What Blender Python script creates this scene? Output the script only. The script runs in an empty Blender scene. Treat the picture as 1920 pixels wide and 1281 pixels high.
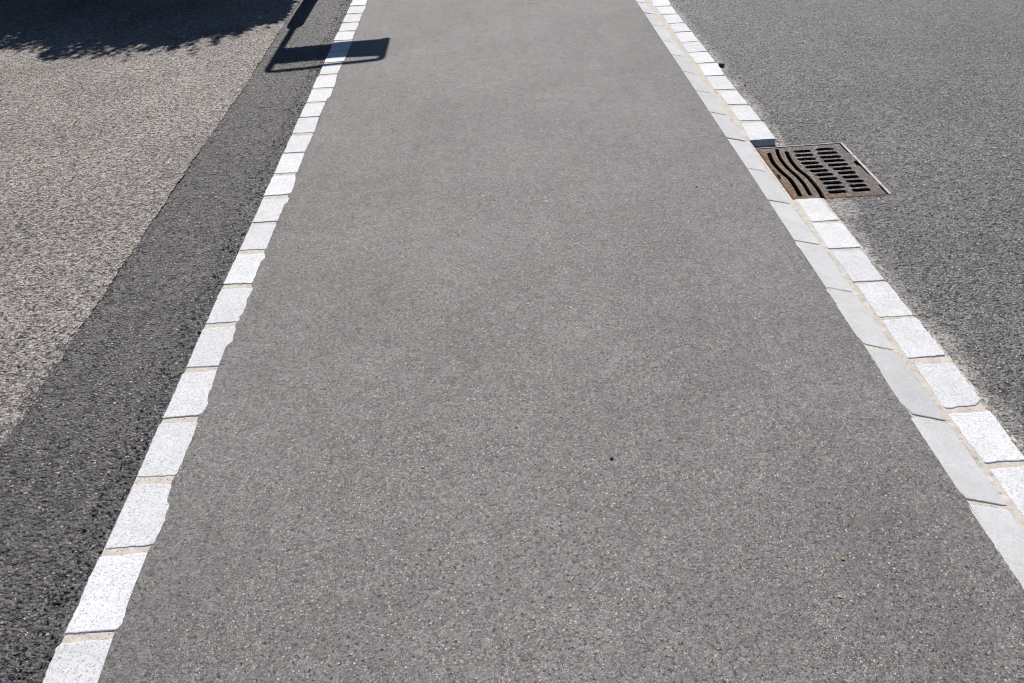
import bpy, bmesh, math, random
import numpy as np
from mathutils import Matrix, Vector

# ---------------------------------------------------------------- camera
S = bpy.context.scene
COL = S.collection
cam_d = bpy.data.cameras.new('camera')
cam_d.sensor_width = 36.0
cam_d.lens = 36.0 * 1500 / 1920
cam_d.clip_start = 0.05
cam_d.clip_end = 3000
cam = bpy.data.objects.new('camera', cam_d)
COL.objects.link(cam)
RM = [[0.997563, 0.06924, -0.008593], [-0.048167, 0.594325, -0.802781], [-0.050478, 0.801238, 0.596212]]
cam.matrix_world = Matrix([RM[0] + [0.0], RM[1] + [0.0], RM[2] + [1.63], [0, 0, 0, 1]])
S.camera = cam

# ---------------------------------------------------------------- sky, sun, exposure
ELEV = math.radians(52.0)            # the sun stands straight ahead along the path (+Y)
world = bpy.data.worlds.new('World')
S.world = world
world.use_nodes = True
wn = world.node_tree.nodes
sky = wn.new('ShaderNodeTexSky')
sky.sky_type = 'NISHITA'
sky.sun_disc = False
sky.sun_elevation = ELEV
sky.sun_rotation = 0.0               # +Y
sky.air_density = 1.0
sky.dust_density = 0.3
sky.ozone_density = 5.0
world.node_tree.links.new(sky.outputs[0], wn['Background'].inputs[0])
wn['Background'].inputs[1].default_value = 0.05
sun_d = bpy.data.lights.new('sun', 'SUN')
sun_d.energy = 5.0
sun_d.angle = math.radians(0.53)
sun_d.color = (1.0, 0.955, 0.90)
sun = bpy.data.objects.new('sun', sun_d)
COL.objects.link(sun)
sun.location = (0, 20, 26)
sun.rotation_euler = (-(math.pi / 2 - ELEV), 0, 0)
S.view_settings.view_transform = 'Standard'
S.view_settings.look = 'None'
S.view_settings.gamma = 1.0
S.view_settings.exposure = 0.2
S.cycles.filter_width = 1.0
S.view_settings.use_curve_mapping = False

rng = random.Random(7)
NR = np.random.default_rng(11)

# ---------------------------------------------------------------- material helpers
class NT:
    def __init__(s, name, disp=None):
        s.m = bpy.data.materials.new(name)
        s.m.use_nodes = True
        s.t = s.m.node_tree
        s.b = s.t.nodes['Principled BSDF']
        s.out = s.t.nodes['Material Output']
        if disp:
            s.m.displacement_method = disp
        s.co = s.n('ShaderNodeTexCoord').outputs['Object']
    def n(s, kind, **kw):
        nd = s.t.nodes.new(kind)
        for k, v in kw.items():
            setattr(nd, k, v)
        return nd
    def l(s, a, b):
        s.t.links.new(a, b)
    def put(s, v, sock):
        if isinstance(v, bpy.types.NodeSocket):
            s.l(v, sock)
        else:
            sock.default_value = v
    def noise(s, scale, detail=2.0, rough=0.5, co=None):
        nd = s.n('ShaderNodeTexNoise')
        s.l(co or s.co, nd.inputs['Vector'])
        nd.inputs['Scale'].default_value = scale
        nd.inputs['Detail'].default_value = detail
        nd.inputs['Roughness'].default_value = rough
        return nd.outputs['Fac']
    def noisec(s, scale, co=None):
        nd = s.n('ShaderNodeTexNoise')
        s.l(co or s.co, nd.inputs['Vector'])
        nd.inputs['Scale'].default_value = scale
        return nd.outputs['Color']
    def voro(s, scale, co=None, feature='F1', rand=1.0, smooth=None):
        nd = s.n('ShaderNodeTexVoronoi', feature=feature)
        s.l(co or s.co, nd.inputs['Vector'])
        nd.inputs['Scale'].default_value = scale
        nd.inputs['Randomness'].default_value = rand
        if smooth is not None:
            nd.inputs['Smoothness'].default_value = smooth
        return nd.outputs['Distance'], nd.outputs['Color'] if 'Color' in nd.outputs else None
    def sep(s, c):
        nd = s.n('ShaderNodeSeparateColor')
        s.l(c, nd.inputs[0])
        return nd.outputs
    def xyz(s):
        nd = s.n('ShaderNodeSeparateXYZ')
        s.l(s.co, nd.inputs[0])
        return nd.outputs
    def math(s, op, a, b=0.0, clamp=False):
        nd = s.n('ShaderNodeMath', operation=op, use_clamp=clamp)
        s.put(a, nd.inputs[0]); s.put(b, nd.inputs[1])
        return nd.outputs[0]
    def ramp(s, fac, stops, interp='LINEAR'):
        nd = s.n('ShaderNodeValToRGB')
        cr = nd.color_ramp
        cr.interpolation = interp
        while len(cr.elements) < len(stops):
            cr.elements.new(0.5)
        for e, (p, c) in zip(cr.elements, stops):
            e.position = p
            e.color = (c, c, c, 1) if isinstance(c, (int, float)) else (*c, 1)
        s.l(fac, nd.inputs[0])
        return nd.outputs[0]
    def mapr(s, v, a, b, c, d):
        nd = s.n('ShaderNodeMapRange', clamp=True)
        s.put(v, nd.inputs[0])
        for i, x in enumerate((a, b, c, d)):
            s.put(x, nd.inputs[i + 1])
        return nd.outputs[0]
    def mix(s, fac, a, b, mode='MIX'):
        nd = s.n('ShaderNodeMix', data_type='RGBA', blend_type=mode)
        s.put(fac, nd.inputs[0])
        for v, i in ((a, 6), (b, 7)):
            if isinstance(v, (tuple, list)):
                v = (*v, 1) if len(v) == 3 else v
            s.put(v, nd.inputs[i])
        return nd.outputs[2]
    def grey(s, v):
        nd = s.n('ShaderNodeCombineColor')
        for i in range(3):
            s.put(v, nd.inputs[i])
        return nd.outputs[0]
    def bump(s, h, dist, strength=1.0, prev=None):
        nd = s.n('ShaderNodeBump')
        nd.inputs['Strength'].default_value = strength
        nd.inputs['Distance'].default_value = dist
        s.l(h, nd.inputs['Height'])
        if prev is not None:
            s.l(prev, nd.inputs['Normal'])
        return nd.outputs[0]
    def done(s, color, rough=0.8, normal=None, spec=0.4, metallic=0.0, disp=None):
        s.put(color if not isinstance(color, tuple) else (*color, 1), s.b.inputs['Base Color'])
        s.put(rough, s.b.inputs['Roughness'])
        s.put(spec, s.b.inputs['Specular IOR Level'])
        s.put(metallic, s.b.inputs['Metallic'])
        if normal is not None:
            s.l(normal, s.b.inputs['Normal'])
        if disp is not None:
            h, scale, mid = disp
            nd = s.n('ShaderNodeDisplacement')
            s.l(h, nd.inputs['Height'])
            nd.inputs['Scale'].default_value = scale
            nd.inputs['Midlevel'].default_value = mid
            s.l(nd.outputs[0], s.out.inputs['Displacement'])
        return s.m

def warp(t, amt, scale):
    """coordinates shaken by noise, so that grains are not round cells"""
    c = t.noisec(scale)
    v = t.n('ShaderNodeVectorMath', operation='SUBTRACT')
    t.l(c, v.inputs[0]); v.inputs[1].default_value = (0.5, 0.5, 0.5)
    w = t.n('ShaderNodeVectorMath', operation='SCALE')
    t.l(v.outputs[0], w.inputs[0]); w.inputs['Scale'].default_value = amt
    a = t.n('ShaderNodeVectorMath', operation='ADD')
    t.l(t.co, a.inputs[0]); t.l(w.outputs[0], a.inputs[1])
    return a.outputs[0]

def asphalt(name, base, coarse, fine, bare, tan, patch, bump_mm, spec=0.35, rough=0.62,
            disp_mm=0.0, dust=None, pits=0.34, specks=0.05, con=1.0, voids=0.75):
    """base: colour of the binder-coated stones; coarse / fine: stone sizes in metres; bare: share of worn bare stones"""
    t = NT(name, 'BOTH' if disp_mm else None)
    co = warp(t, 0.6 * coarse, 0.9 / coarse)
    dC, cC = t.voro(1.0 / coarse, co)
    dF, cF = t.voro(1.0 / fine, co)
    sC, sF = t.sep(cC), t.sep(cF)
    # every stone its own grey
    vC = t.mapr(sC[0], 0, 1, 1 - 0.38 * con, 1 + 0.42 * con)
    vF = t.mapr(sF[0], 0, 1, 1 - 0.5 * con, 1 + 0.55 * con)
    val = t.math('MULTIPLY', vC, vF)
    macro = t.mapr(t.noise(1.3, 4, 0.6), 0.3, 0.7, 1 - patch, 1 + patch)
    macro2 = t.mapr(t.noise(14, 3, 0.6), 0.3, 0.7, 1 - patch * 0.8, 1 + patch * 0.8)
    val = t.math('MULTIPLY', val, t.math('MULTIPLY', macro, macro2))
    # streaks left along the road by paver, roller and wheels
    mp = t.n('ShaderNodeMapping'); t.l(t.co, mp.inputs[0]); mp.inputs['Scale'].default_value = (6.0, 0.35, 1.0)
    val = t.math('MULTIPLY', val, t.mapr(t.noise(1.6, 4, 0.65, mp.outputs[0]), 0.3, 0.7, 0.95, 1.05))
    # faint old stains with a soft outline
    st = t.mapr(t.noise(3.1, 5, 0.7), 0.60, 0.72, 0.0, 1.0)
    val = t.math('MULTIPLY', val, t.mapr(st, 0, 1, 1.0, 1 - patch))
    # clusters of stones: darker and paler spots a few centimetres across
    dL, cL = t.voro(0.38 / coarse, co)
    val = t.math('MULTIPLY', val, t.mapr(t.sep(cL)[0], 0, 1, 1 - 0.16 * con, 1 + 0.17 * con))
    val = t.math('MULTIPLY', val, t.mapr(t.noise(0.30 / coarse, 3, 0.7), 0.3, 0.7, 1 - 0.14 * con, 1 + 0.15 * con))
    col = t.mix(1.0, base, t.grey(val), 'MULTIPLY')
    # hue: some stones bluish, some brown
    hue = t.ramp(sF[1], [(0.0, (1.06, 1.0, 0.93)), (0.45, (1, 1, 1)), (0.8, (0.96, 1.0, 1.06)), (1.0, (1.1, 0.98, 0.88))])
    col = t.mix(0.8, col, hue, 'MULTIPLY')
    # bare worn stones, pale or tan, seen as small irregular spots
    bmask = t.math('MULTIPLY', t.math('GREATER_THAN', sC[1], 1 - bare), t.math('LESS_THAN', dC, t.mapr(sC[2], 0, 1, 0.22, 0.5)))
    bcol = t.ramp(sC[2], [(0.0, (0.28, 0.28, 0.28)), (0.35, (0.34, 0.33, 0.32)), (0.6, (0.24, 0.25, 0.27)), (1 - tan, (0.44, 0.43, 0.42)), (1 - tan * 0.5, (0.42, 0.34, 0.25)), (0.985, (0.40, 0.27, 0.15))], 'CONSTANT')
    col = t.mix(t.math('MULTIPLY', bmask, 0.85), col, bcol)
    fmask = t.math('MULTIPLY', t.math('GREATER_THAN', sF[2], 1 - specks), t.math('LESS_THAN', dF, 0.42))
    fcol = t.ramp(sF[1], [(0.0, (0.5, 0.5, 0.49)), (0.5, (0.36, 0.36, 0.36)), (1 - tan, (0.6, 0.58, 0.55)), (1 - tan * 0.4, (0.48, 0.39, 0.29))], 'CONSTANT')
    col = t.mix(t.math('MULTIPLY', fmask, 0.9), col, fcol)
    # open voids between the stones: lowered in the height and coloured near black
    nz = t.noise(0.55 / coarse, 3, 0.65)
    void = t.mapr(nz, pits - 0.05, pits + 0.06, 1.0, 0.0)
    col = t.mix(t.math('MULTIPLY', void, voids), col, (0.02, 0.02, 0.021))
    h = t.math('ADD', t.math('MULTIPLY', t.mapr(dC, 0.1, 0.75, 1.0, 0.0), 0.55), t.math('MULTIPLY', t.mapr(dF, 0.0, 0.8, 1.0, 0.0), 0.25))
    h = t.math('ADD', h, t.math('MULTIPLY', sC[2], 0.3))
    h = t.math('SUBTRACT', h, t.math('MULTIPLY', void, 0.7))
    r = rough
    if dust:
        col, h = dust(t, col, h)
    nrm = t.bump(h, bump_mm / 1000.0, 1.0)
    disp = (h, disp_mm / 1000.0, 0.6) if disp_mm else None
    return t.done(col, r, nrm, spec, disp=disp)

def mortar_dust(t, col, h):
    """cement smeared over the road's edge along the sett row and round the gully"""
    x, y, z = t.xyz()
    ed = t.math('SUBTRACT', x, 1.435)
    wob = t.math('MULTIPLY', t.math('SUBTRACT', t.noise(9, 4, 0.6), 0.5), 0.16)
    m1 = t.mapr(t.math('ADD', ed, wob), 0.01, 0.075, 1.0, 0.0)
    # a wider patch at each end of the gully
    def blob(cx, cy, rx, ry):
        a = t.math('DIVIDE', t.math('SUBTRACT', x, cx), rx)
        b = t.math('DIVIDE', t.math('SUBTRACT', y, cy), ry)
        d = t.math('SQRT', t.math('ADD', t.math('MULTIPLY', a, a), t.math('MULTIPLY', b, b)))
        return t.mapr(t.math('ADD', d, t.math('MULTIPLY', wob, 3.0)), 0.7, 1.15, 1.0, 0.0)
    m = t.math('MAXIMUM', m1, t.math('MAXIMUM', blob(1.45, 3.9, 0.055, 0.15), blob(1.48, 3.1, 0.10, 0.13)))
    grit = t.math('MULTIPLY', t.mapr(t.noise(75, 5, 0.75), 0.43, 0.52, 0.15, 1.0), t.mapr(t.noise(17, 3, 0.6), 0.38, 0.6, 0.45, 1.0))
    m = t.math('MULTIPLY', m, grit)
    mc = t.mix(t.noise(60, 3), (0.31, 0.285, 0.255), (0.50, 0.47, 0.43))
    return t.mix(t.math('MULTIPLY', m, 0.9), col, mc), t.mix(t.math('MULTIPLY', m, 0.7), t.grey(h), (0.75, 0.75, 0.75))

M = {}
M['path'] = asphalt('fine_path_asphalt', (0.136, 0.1298, 0.1285), 0.0054, 0.0027, 0.09, 0.20, 0.13, 1.0, pits=0.375, specks=0.065, spec=0.30, rough=0.64, con=0.7, voids=0.9)
M['road'] = asphalt('coarse_road_asphalt', (0.126, 0.1215, 0.122), 0.0100, 0.0044, 0.12, 0.2, 0.12, 2.6, disp_mm=3.8, dust=mortar_dust, pits=0.38, specks=0.06, spec=0.42, rough=0.58, con=0.85)
M['strip'] = asphalt('dark_strip_asphalt', (0.082, 0.077, 0.079), 0.0105, 0.0045, 0.05, 0.3, 0.14, 3.0, disp_mm=4.0, pits=0.38, specks=0.04, spec=0.45, rough=0.58, con=0.85)
M['old'] = asphalt('worn_old_asphalt', (0.208, 0.188, 0.177), 0.0110, 0.0055, 0.50, 0.42, 0.25, 2.6, disp_mm=3.6, pits=0.41, specks=0.12, spec=0.38, con=1.05)

def granite(name, base, dark, amount, sc, bump_mm):
    t = NT(name)
    info = t.n('ShaderNodeObjectInfo')
    off = t.n('ShaderNodeVectorMath', operation='SCALE'); t.l(info.outputs['Location'], off.inputs[0]); off.inputs['Scale'].default_value = 3.7
    ad = t.n('ShaderNodeVectorMath', operation='ADD'); t.l(t.co, ad.inputs[0]); t.l(off.outputs[0], ad.inputs[1])
    co = ad.outputs[0]
    rnd = info.outputs['Random']
    d, c = t.voro(1.0 / sc, co)
    s3 = t.sep(c)
    clump = t.noise(70, 3, 0.6, co)
    thr = t.mapr(clump, 0.3, 0.7, 1 - amount * 0.3, 1 - amount * 1.8)
    mica = t.math('MULTIPLY', t.math('GREATER_THAN', s3[0], thr), t.mapr(d, 0.32, 0.58, 1.0, 0.0))
    n1 = t.mapr(t.noise(330, 3, 0.6, co), 0.3, 0.7, 0.84, 1.12)
    tint = t.ramp(s3[1], [(0, (0.80, 0.83, 0.88)), (0.4, (0.95, 0.96, 0.985)), (0.7, (1.0, 1.0, 1.0)), (1.0, (1.06, 1.05, 1.03))])
    col = t.mix(1.0, base, t.grey(n1), 'MULTIPLY')
    col = t.mix(1.0, col, tint, 'MULTIPLY')
    tone = t.mapr(rnd, 0, 1, 0.90, 1.06)
    col = t.mix(1.0, col, t.grey(tone), 'MULTIPLY')
    col = t.mix(t.math('MULTIPLY', mica, 0.75), col, t.mix(s3[2], dark, tuple(min(1, x * 2.6) for x in dark)))
    col = t.mix(1.0, col, t.grey(t.mapr(t.noise(9, 3, 0.6, co), 0.3, 0.7, 1 - amount * 0.28, 1 + amount * 0.1)), 'MULTIPLY')
    stain = t.mapr(t.noise(11, 4, 0.65, co), 0.50, 0.72, 0.0, 0.45)
    col = t.mix(stain, col, tuple(b * 0.72 * k for b, k in zip(base, (1, 0.97, 0.9))))
    hole = t.math('GREATER_THAN', t.noise(95, 1, 0.5, co), 0.80)
    col = t.mix(t.math('MULTIPLY', hole, 0.8), col, (0.06, 0.06, 0.06))
    h = t.math('ADD', t.noise(260, 4, 0.7, co), t.math('MULTIPLY', t.noise(28, 3, 0.6, co), 2.0))
    h = t.math('SUBTRACT', h, t.math('MULTIPLY', hole, 1.0))
    return t.done(col, 0.75, t.bump(h, bump_mm / 1000, 1.0), 0.3)

M['granite'] = granite('white_speckled_granite', (0.66, 0.66, 0.668), (0.12, 0.135, 0.17), 0.27, 0.0040, 0.2)
M['kerbstone'] = granite('fine_grey_dressed_granite', (0.56, 0.56, 0.56), (0.22, 0.23, 0.245), 0.34, 0.0030, 0.7)

def mortar_mat():
    t = NT('sandy_mortar')
    n = t.noise(45, 4, 0.65)
    col = t.mix(t.mapr(n, 0.3, 0.7, 0, 1), (0.42, 0.385, 0.345), (0.61, 0.575, 0.525))
    g = t.mapr(t.noise(420, 2, 0.6), 0.3, 0.7, 0.8, 1.15)
    col = t.mix(1.0, col, t.grey(g), 'MULTIPLY')
    d, c = t.voro(250)
    pore = t.math('MULTIPLY', t.math('GREATER_THAN', t.sep(c)[0], 0.90), t.math('LESS_THAN', d, 0.42))
    col = t.mix(t.math('MULTIPLY', pore, 0.9), col, (0.035, 0.033, 0.03))
    h = t.math('SUBTRACT', t.noise(220, 4, 0.7), pore)
    return t.done(col, 0.9, t.bump(h, 0.0016, 1.0), 0.2)
M['mortar'] = mortar_mat()

def iron(name, rust):
    t = NT(name)
    n = t.noise(13, 4, 0.65)
    x, y, z = t.xyz()
    # rust gathers along the plate's left and near borders
    e1 = t.mapr(x, -0.21, -0.12, 0.22, 0.0)
    e2 = t.mapr(y, -0.285, -0.20, 0.16, 0.0)
    rmask = t.mapr(t.math('ADD', n, t.math('ADD', e1, e2)), 0.66 - rust, 0.84 - rust, 0.0, 1.0)
    d, c = t.voro(240)
    s3 = t.sep(c)
    worn = t.mix(s3[0], (0.022, 0.019, 0.018), (0.125, 0.110, 0.104))
    rustc = t.mix(s3[1], (0.06, 0.03, 0.017), (0.22, 0.125, 0.065))
    col = t.mix(rmask, worn, rustc)
    spark = t.math('GREATER_THAN', s3[2], 0.93)
    col = t.mix(t.math('MULTIPLY', spark, 0.7), col, (0.42, 0.38, 0.36))
    h = t.math('ADD', t.mapr(d, 0.0, 0.7, 1.0, 0.0), t.noise(120, 3))
    return t.done(col, t.mapr(rmask, 0, 1, 0.45, 0.85), t.bump(h, 0.0016, 1.0), 0.4, metallic=t.mapr(rmask, 0, 1, 0.55, 0.05))
M['cast_iron'] = iron('rusty_cast_iron', 0.09)
M['rust_iron'] = iron('strongly_rusted_iron', 0.42)
def worn_iron():
    t = NT('worn_steel_edge')
    n = t.noise(30, 4, 0.6)
    col = t.mix(t.mapr(n, 0.4, 0.7, 0, 1), (0.46, 0.43, 0.44), (0.34, 0.24, 0.17))
    return t.done(col, 0.45, t.bump(t.noise(200, 3), 0.0006), 0.5, metallic=0.6)
M['frame'] = worn_iron()

def plain(name, col, rough=0.6, spec=0.4, metallic=0.0, var=0.15, sc=20, bump=0.0):
    t = NT(name)
    g = t.mapr(t.noise(sc, 4, 0.6), 0.3, 0.7, 1 - var, 1 + var)
    c = t.mix(1.0, col, t.grey(g), 'MULTIPLY')
    nrm = t.bump(t.noise(sc * 6, 3), bump) if bump else None
    return t.done(c, rough, nrm, spec, metallic)
M['rust_lip'] = plain('tan_rust', (0.24, 0.145, 0.075), 0.8, 0.3, 0.0, 0.35, 60, 0.001)
M['pit'] = plain('near_black_shaft', (0.02, 0.019, 0.018), 0.9)  # one even near-black colour for the shaft walls
M['galv'] = plain('galvanised_steel', (0.48, 0.49, 0.50), 0.4, 0.5, 0.8, 0.15, 30)
M['sign_back'] = plain('grey_sign_sheet', (0.35, 0.36, 0.37), 0.5, 0.4, 0.5, 0.08)
M['black_stone'] = plain('black_stone', (0.012, 0.012, 0.012), 0.6, bump=0.001, sc=200)
M['pebble_amber'] = plain('amber_stone', (0.40, 0.24, 0.10), 0.6, sc=200, bump=0.0006)
M['pebble_cream'] = plain('cream_stone', (0.52, 0.42, 0.34), 0.6, sc=200, bump=0.0006)
M['pebble_white'] = plain('white_stone', (0.62, 0.62, 0.60), 0.6, sc=200, bump=0.0006)
M['brick'] = plain('pink_brick', (0.42, 0.27, 0.235), 0.85, sc=120, bump=0.001)
M['bark'] = plain('bark', (0.06, 0.045, 0.032), 0.9, sc=30, bump=0.004)
M['earth'] = plain('bare_ground', (0.10, 0.095, 0.085), 0.95, sc=3, bump=0.01)
def leaf_mat():
    t = NT('hedge_leaf')
    g = t.n('ShaderNodeNewGeometry').outputs['Random Per Island']
    col = t.ramp(g, [(0, (0.025, 0.06, 0.014)), (0.6, (0.045, 0.10, 0.022)), (1.0, (0.075, 0.13, 0.03))])
    return t.done(col, 0.5, None, 0.4)
M['leaf'] = leaf_mat()
def grit_mat():
    t = NT('loose_grit')
    g = t.n('ShaderNodeNewGeometry').outputs['Random Per Island']
    col = t.ramp(g, [(0, (0.10, 0.10, 0.10)), (0.35, (0.22, 0.22, 0.22)), (0.6, (0.42, 0.42, 0.41)), (0.82, (0.62, 0.61, 0.59)), (0.9, (0.45, 0.32, 0.18)), (0.96, (0.40, 0.20, 0.13))], 'CONSTANT')
    return t.done(col, 0.7, None, 0.35)
M['grit'] = grit_mat()
M['crumb'] = plain('bitumen_crumbs', (0.066, 0.063, 0.064), 0.6, 0.5, 0.0, 0.4, 90, 0.001)

# ---------------------------------------------------------------- object helpers
def link(name, me, mat, parent=None, loc=None):
    o = bpy.data.objects.new(name, me)
    COL.objects.link(o)
    if mat is not None:
        me.materials.append(mat)
    if parent is not None:
        o.parent = parent
    if loc is not None:
        o.location = loc
    return o
def mesh(name, verts, faces, smooth=False):
    me = bpy.data.meshes.new(name)
    me.from_pydata([tuple(map(float, v)) for v in verts], [], faces)
    me.update()
    if smooth:
        me.polygons.foreach_set('use_smooth', [True] * len(me.polygons))
    return me
def tag(o, label=None, cat=None, group=None, kind=None):
    if label: o['label'] = label
    if cat: o['category'] = cat
    if group: o['group'] = group
    if kind: o['kind'] = kind
    return o
def empty(name, loc):
    o = bpy.data.objects.new(name, None)
    o.empty_display_size = 0.1
    o.location = loc
    COL.objects.link(o)
    return o
def grid(name, rows, left, right, nx, zf, mat, hole=None, cols=None):
    """a sheet swept along Y: rows of Y values, left(Y) and right(Y) its borders"""
    rows = np.asarray(rows)
    ny = len(rows)
    xl, xr = left(rows), right(rows)
    u = np.linspace(0, 1, nx + 1) if cols is None else cols
    X = xl[:, None] + (xr - xl)[:, None] * u[None, :]
    Y = np.repeat(rows[:, None], X.shape[1], 1)
    Z = zf(X, Y)
    V = np.stack([X, Y, Z], -1).reshape(-1, 3)
    n = X.shape[1]
    a = (np.arange(ny - 1)[:, None] * n + np.arange(n - 1)[None, :]).ravel()
    if hole is not None:
        x0, x1, y0, y1 = hole
        cx = (X[:-1, :-1] + X[1:, 1:]).ravel() / 2
        cy = (Y[:-1, :-1] + Y[1:, 1:]).ravel() / 2
        a = a[~((cx > x0) & (cx < x1) & (cy > y0) & (cy < y1))]
    Q = np.stack([a, a + 1, a + n + 1, a + n], -1)
    me = bpy.data.meshes.new(name)
    me.vertices.add(len(V)); me.vertices.foreach_set('co', V.ravel())
    me.loops.add(Q.size); me.loops.foreach_set('vertex_index', Q.ravel())
    me.polygons.add(len(Q)); me.polygons.foreach_set('loop_start', np.arange(0, Q.size, 4))
    me.update(calc_edges=True)
    me.polygons.foreach_set('use_smooth', np.ones(len(Q), dtype=bool))
    return tag(link(name, me, mat), kind='structure')
def yrows(near, far, step, grow, extra=(), ystart=0.55):
    """rows from just behind the picture's lower edge, finer near the camera"""
    r = [-30.0, -8.0, -1.0, near]
    y = near
    while y < far:
        y += step * max(1.0, y / grow)
        r.append(y)
    r += [far + 1, far + 4, far + 12, far + 30]
    return np.unique(np.concatenate([r, extra]))
def smoothnoise(X, Y, seed, sc, amp):
    r = np.random.default_rng(seed)
    z = np.zeros_like(X)
    for k in range(7):
        a = r.uniform(0, 2 * np.pi); f = sc * r.uniform(0.6, 1.8)
        z += np.sin(f * (X * np.cos(a) + Y * np.sin(a)) + r.uniform(0, 6.28))
    return z * amp / 3.0

# ---------------------------------------------------------------- measured outlines (metres on the ground, x across the path, y ahead)
LEFT= [[(-1.07, 7.2329), (-1.0751, 6.9234), (-0.9413, 6.923), (-0.9532, 7.2157)], [(-1.0733, 6.8893), (-1.0754, 6.6781), (-0.9417, 6.6807), (-0.9367, 6.7681), (-0.9323, 6.887)], [(-1.0748, 6.6463), (-1.0759, 6.4323), (-0.9435, 6.4265), (-0.9412, 6.6449)], [(-1.0748, 6.3987), (-1.0749, 6.1975), (-0.9459, 6.1954), (-0.9387, 6.3332), (-0.9426, 6.3892)], [(-1.0789, 6.1671), (-1.0792, 5.9582), (-0.9442, 5.9507), (-0.9447, 6.1567)], [(-1.0787, 5.9255), (-1.0775, 5.7052), (-0.9414, 5.7029), (-0.9398, 5.9203)], [(-1.078, 5.675), (-1.0771, 5.4527), (-0.9439, 5.4557), (-0.9407, 5.6814)], [(-1.0768, 5.4188), (-1.077, 5.2075), (-0.9511, 5.2161), (-0.9502, 5.348), (-0.9471, 5.4309)], [(-1.0799, 5.1689), (-1.0815, 4.9563), (-0.9421, 4.9484), (-0.9463, 5.0579), (-0.9513, 5.1767)], [(-1.0795, 4.927), (-1.0778, 4.7092), (-0.9599, 4.7026), (-0.9602, 4.7455), (-0.942, 4.7877), (-0.9449, 4.8276), (-0.944, 4.9126)], [(-1.0784, 4.6783), (-1.0801, 4.4699), (-0.9643, 4.4612), (-0.9593, 4.6869)], [(-1.0813, 4.4497), (-1.08, 4.2318), (-0.9569, 4.2255), (-0.9626, 4.4445)], [(-1.0815, 4.1927), (-1.0798, 3.9657), (-0.9647, 3.9619), (-0.9582, 4.1923)], [(-1.0823, 3.9508), (-1.0814, 3.7167), (-0.9633, 3.7118), (-0.9621, 3.8098), (-0.9637, 3.9426)], [(-1.08, 3.6888), (-1.0844, 3.4696), (-0.9632, 3.4705), (-0.9517, 3.5002), (-0.9547, 3.5647), (-0.9567, 3.6246), (-0.9647, 3.6885)], [(-1.0828, 3.4385), (-1.0779, 3.2075), (-0.9663, 3.2034), (-0.9645, 3.2962), (-0.9631, 3.3702), (-0.9523, 3.39), (-0.9518, 3.432)], [(-1.0816, 3.178), (-1.0824, 2.9642), (-0.9679, 2.9592), (-0.9672, 3.0067), (-0.965, 3.1796)], [(-1.0827, 2.9315), (-1.0849, 2.6981), (-0.9686, 2.6925), (-0.9667, 2.7151), (-0.9689, 2.7682), (-0.9651, 2.8354), (-0.968, 2.858), (-0.9539, 2.8855), (-0.9657, 2.9273)], [(-1.086, 2.6685), (-1.0837, 2.4328), (-0.9628, 2.4318), (-0.954, 2.4406), (-0.9642, 2.4609), (-0.9528, 2.4871), (-0.9536, 2.5513), (-0.9605, 2.5734), (-0.9541, 2.6039), (-0.9552, 2.66)], [(-1.0878, 2.4022), (-1.0842, 2.175), (-0.9671, 2.172), (-0.9672, 2.2815), (-0.9512, 2.3088), (-0.9575, 2.3537), (-0.9548, 2.375), (-0.9636, 2.405)], [(-1.0877, 2.1448), (-1.0868, 1.919), (-0.9679, 1.9198), (-0.9616, 1.9432), (-0.9555, 1.9752), (-0.9647, 1.9969), (-0.9673, 2.0267), (-0.9625, 2.0679), (-0.9642, 2.1063), (-0.9662, 2.1488)], [(-1.0888, 1.8924), (-1.0857, 1.6656), (-0.9683, 1.6643), (-0.965, 1.7778), (-0.9665, 1.8895)], [(-1.0835, 1.638), (-1.0869, 1.4104), (-0.955, 1.4105), (-0.9513, 1.4349), (-0.9491, 1.4805), (-0.9551, 1.5515), (-0.9636, 1.5639), (-0.9694, 1.5879), (-0.9693, 1.6331)], [(-1.0906, 1.3866), (-1.0896, 1.1585), (-0.9617, 1.1604), (-0.9554, 1.177), (-0.9574, 1.269), (-0.9575, 1.388)], [(-1.0918, 1.1345), (-1.0896, 0.9345), (-0.9559, 0.9349), (-0.9548, 1.0251), (-0.96, 1.1383)]]
KJ= [((1.1914, 6.5107), (1.3032, 6.5452)), ((1.1899, 6.1849), (1.3109, 6.2096)), ((1.1796, 5.8634), (1.3054, 5.8635)), ((1.1805, 5.4912), (1.297, 5.4901)), ((1.1797, 5.1734), (1.2884, 5.1876)), ((1.1801, 4.8408), (1.3009, 4.8336)), ((1.1794, 4.4961), (1.3044, 4.4979)), ((1.1798, 4.1544), (1.3041, 4.1523)), ((1.177, 3.7925), (1.3054, 3.7919)), ((1.174, 3.4338), (1.2964, 3.4282)), ((1.1616, 3.0975), (1.283, 3.1009)), ((1.1666, 2.7417), (1.2889, 2.7403)), ((1.1638, 2.3977), (1.2861, 2.3929)), ((1.1697, 2.0479), (1.2852, 2.0388)), ((1.1629, 1.7041), (1.2842, 1.6932)), ((1.1598, 1.3717), (1.2815, 1.3626))]
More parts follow.
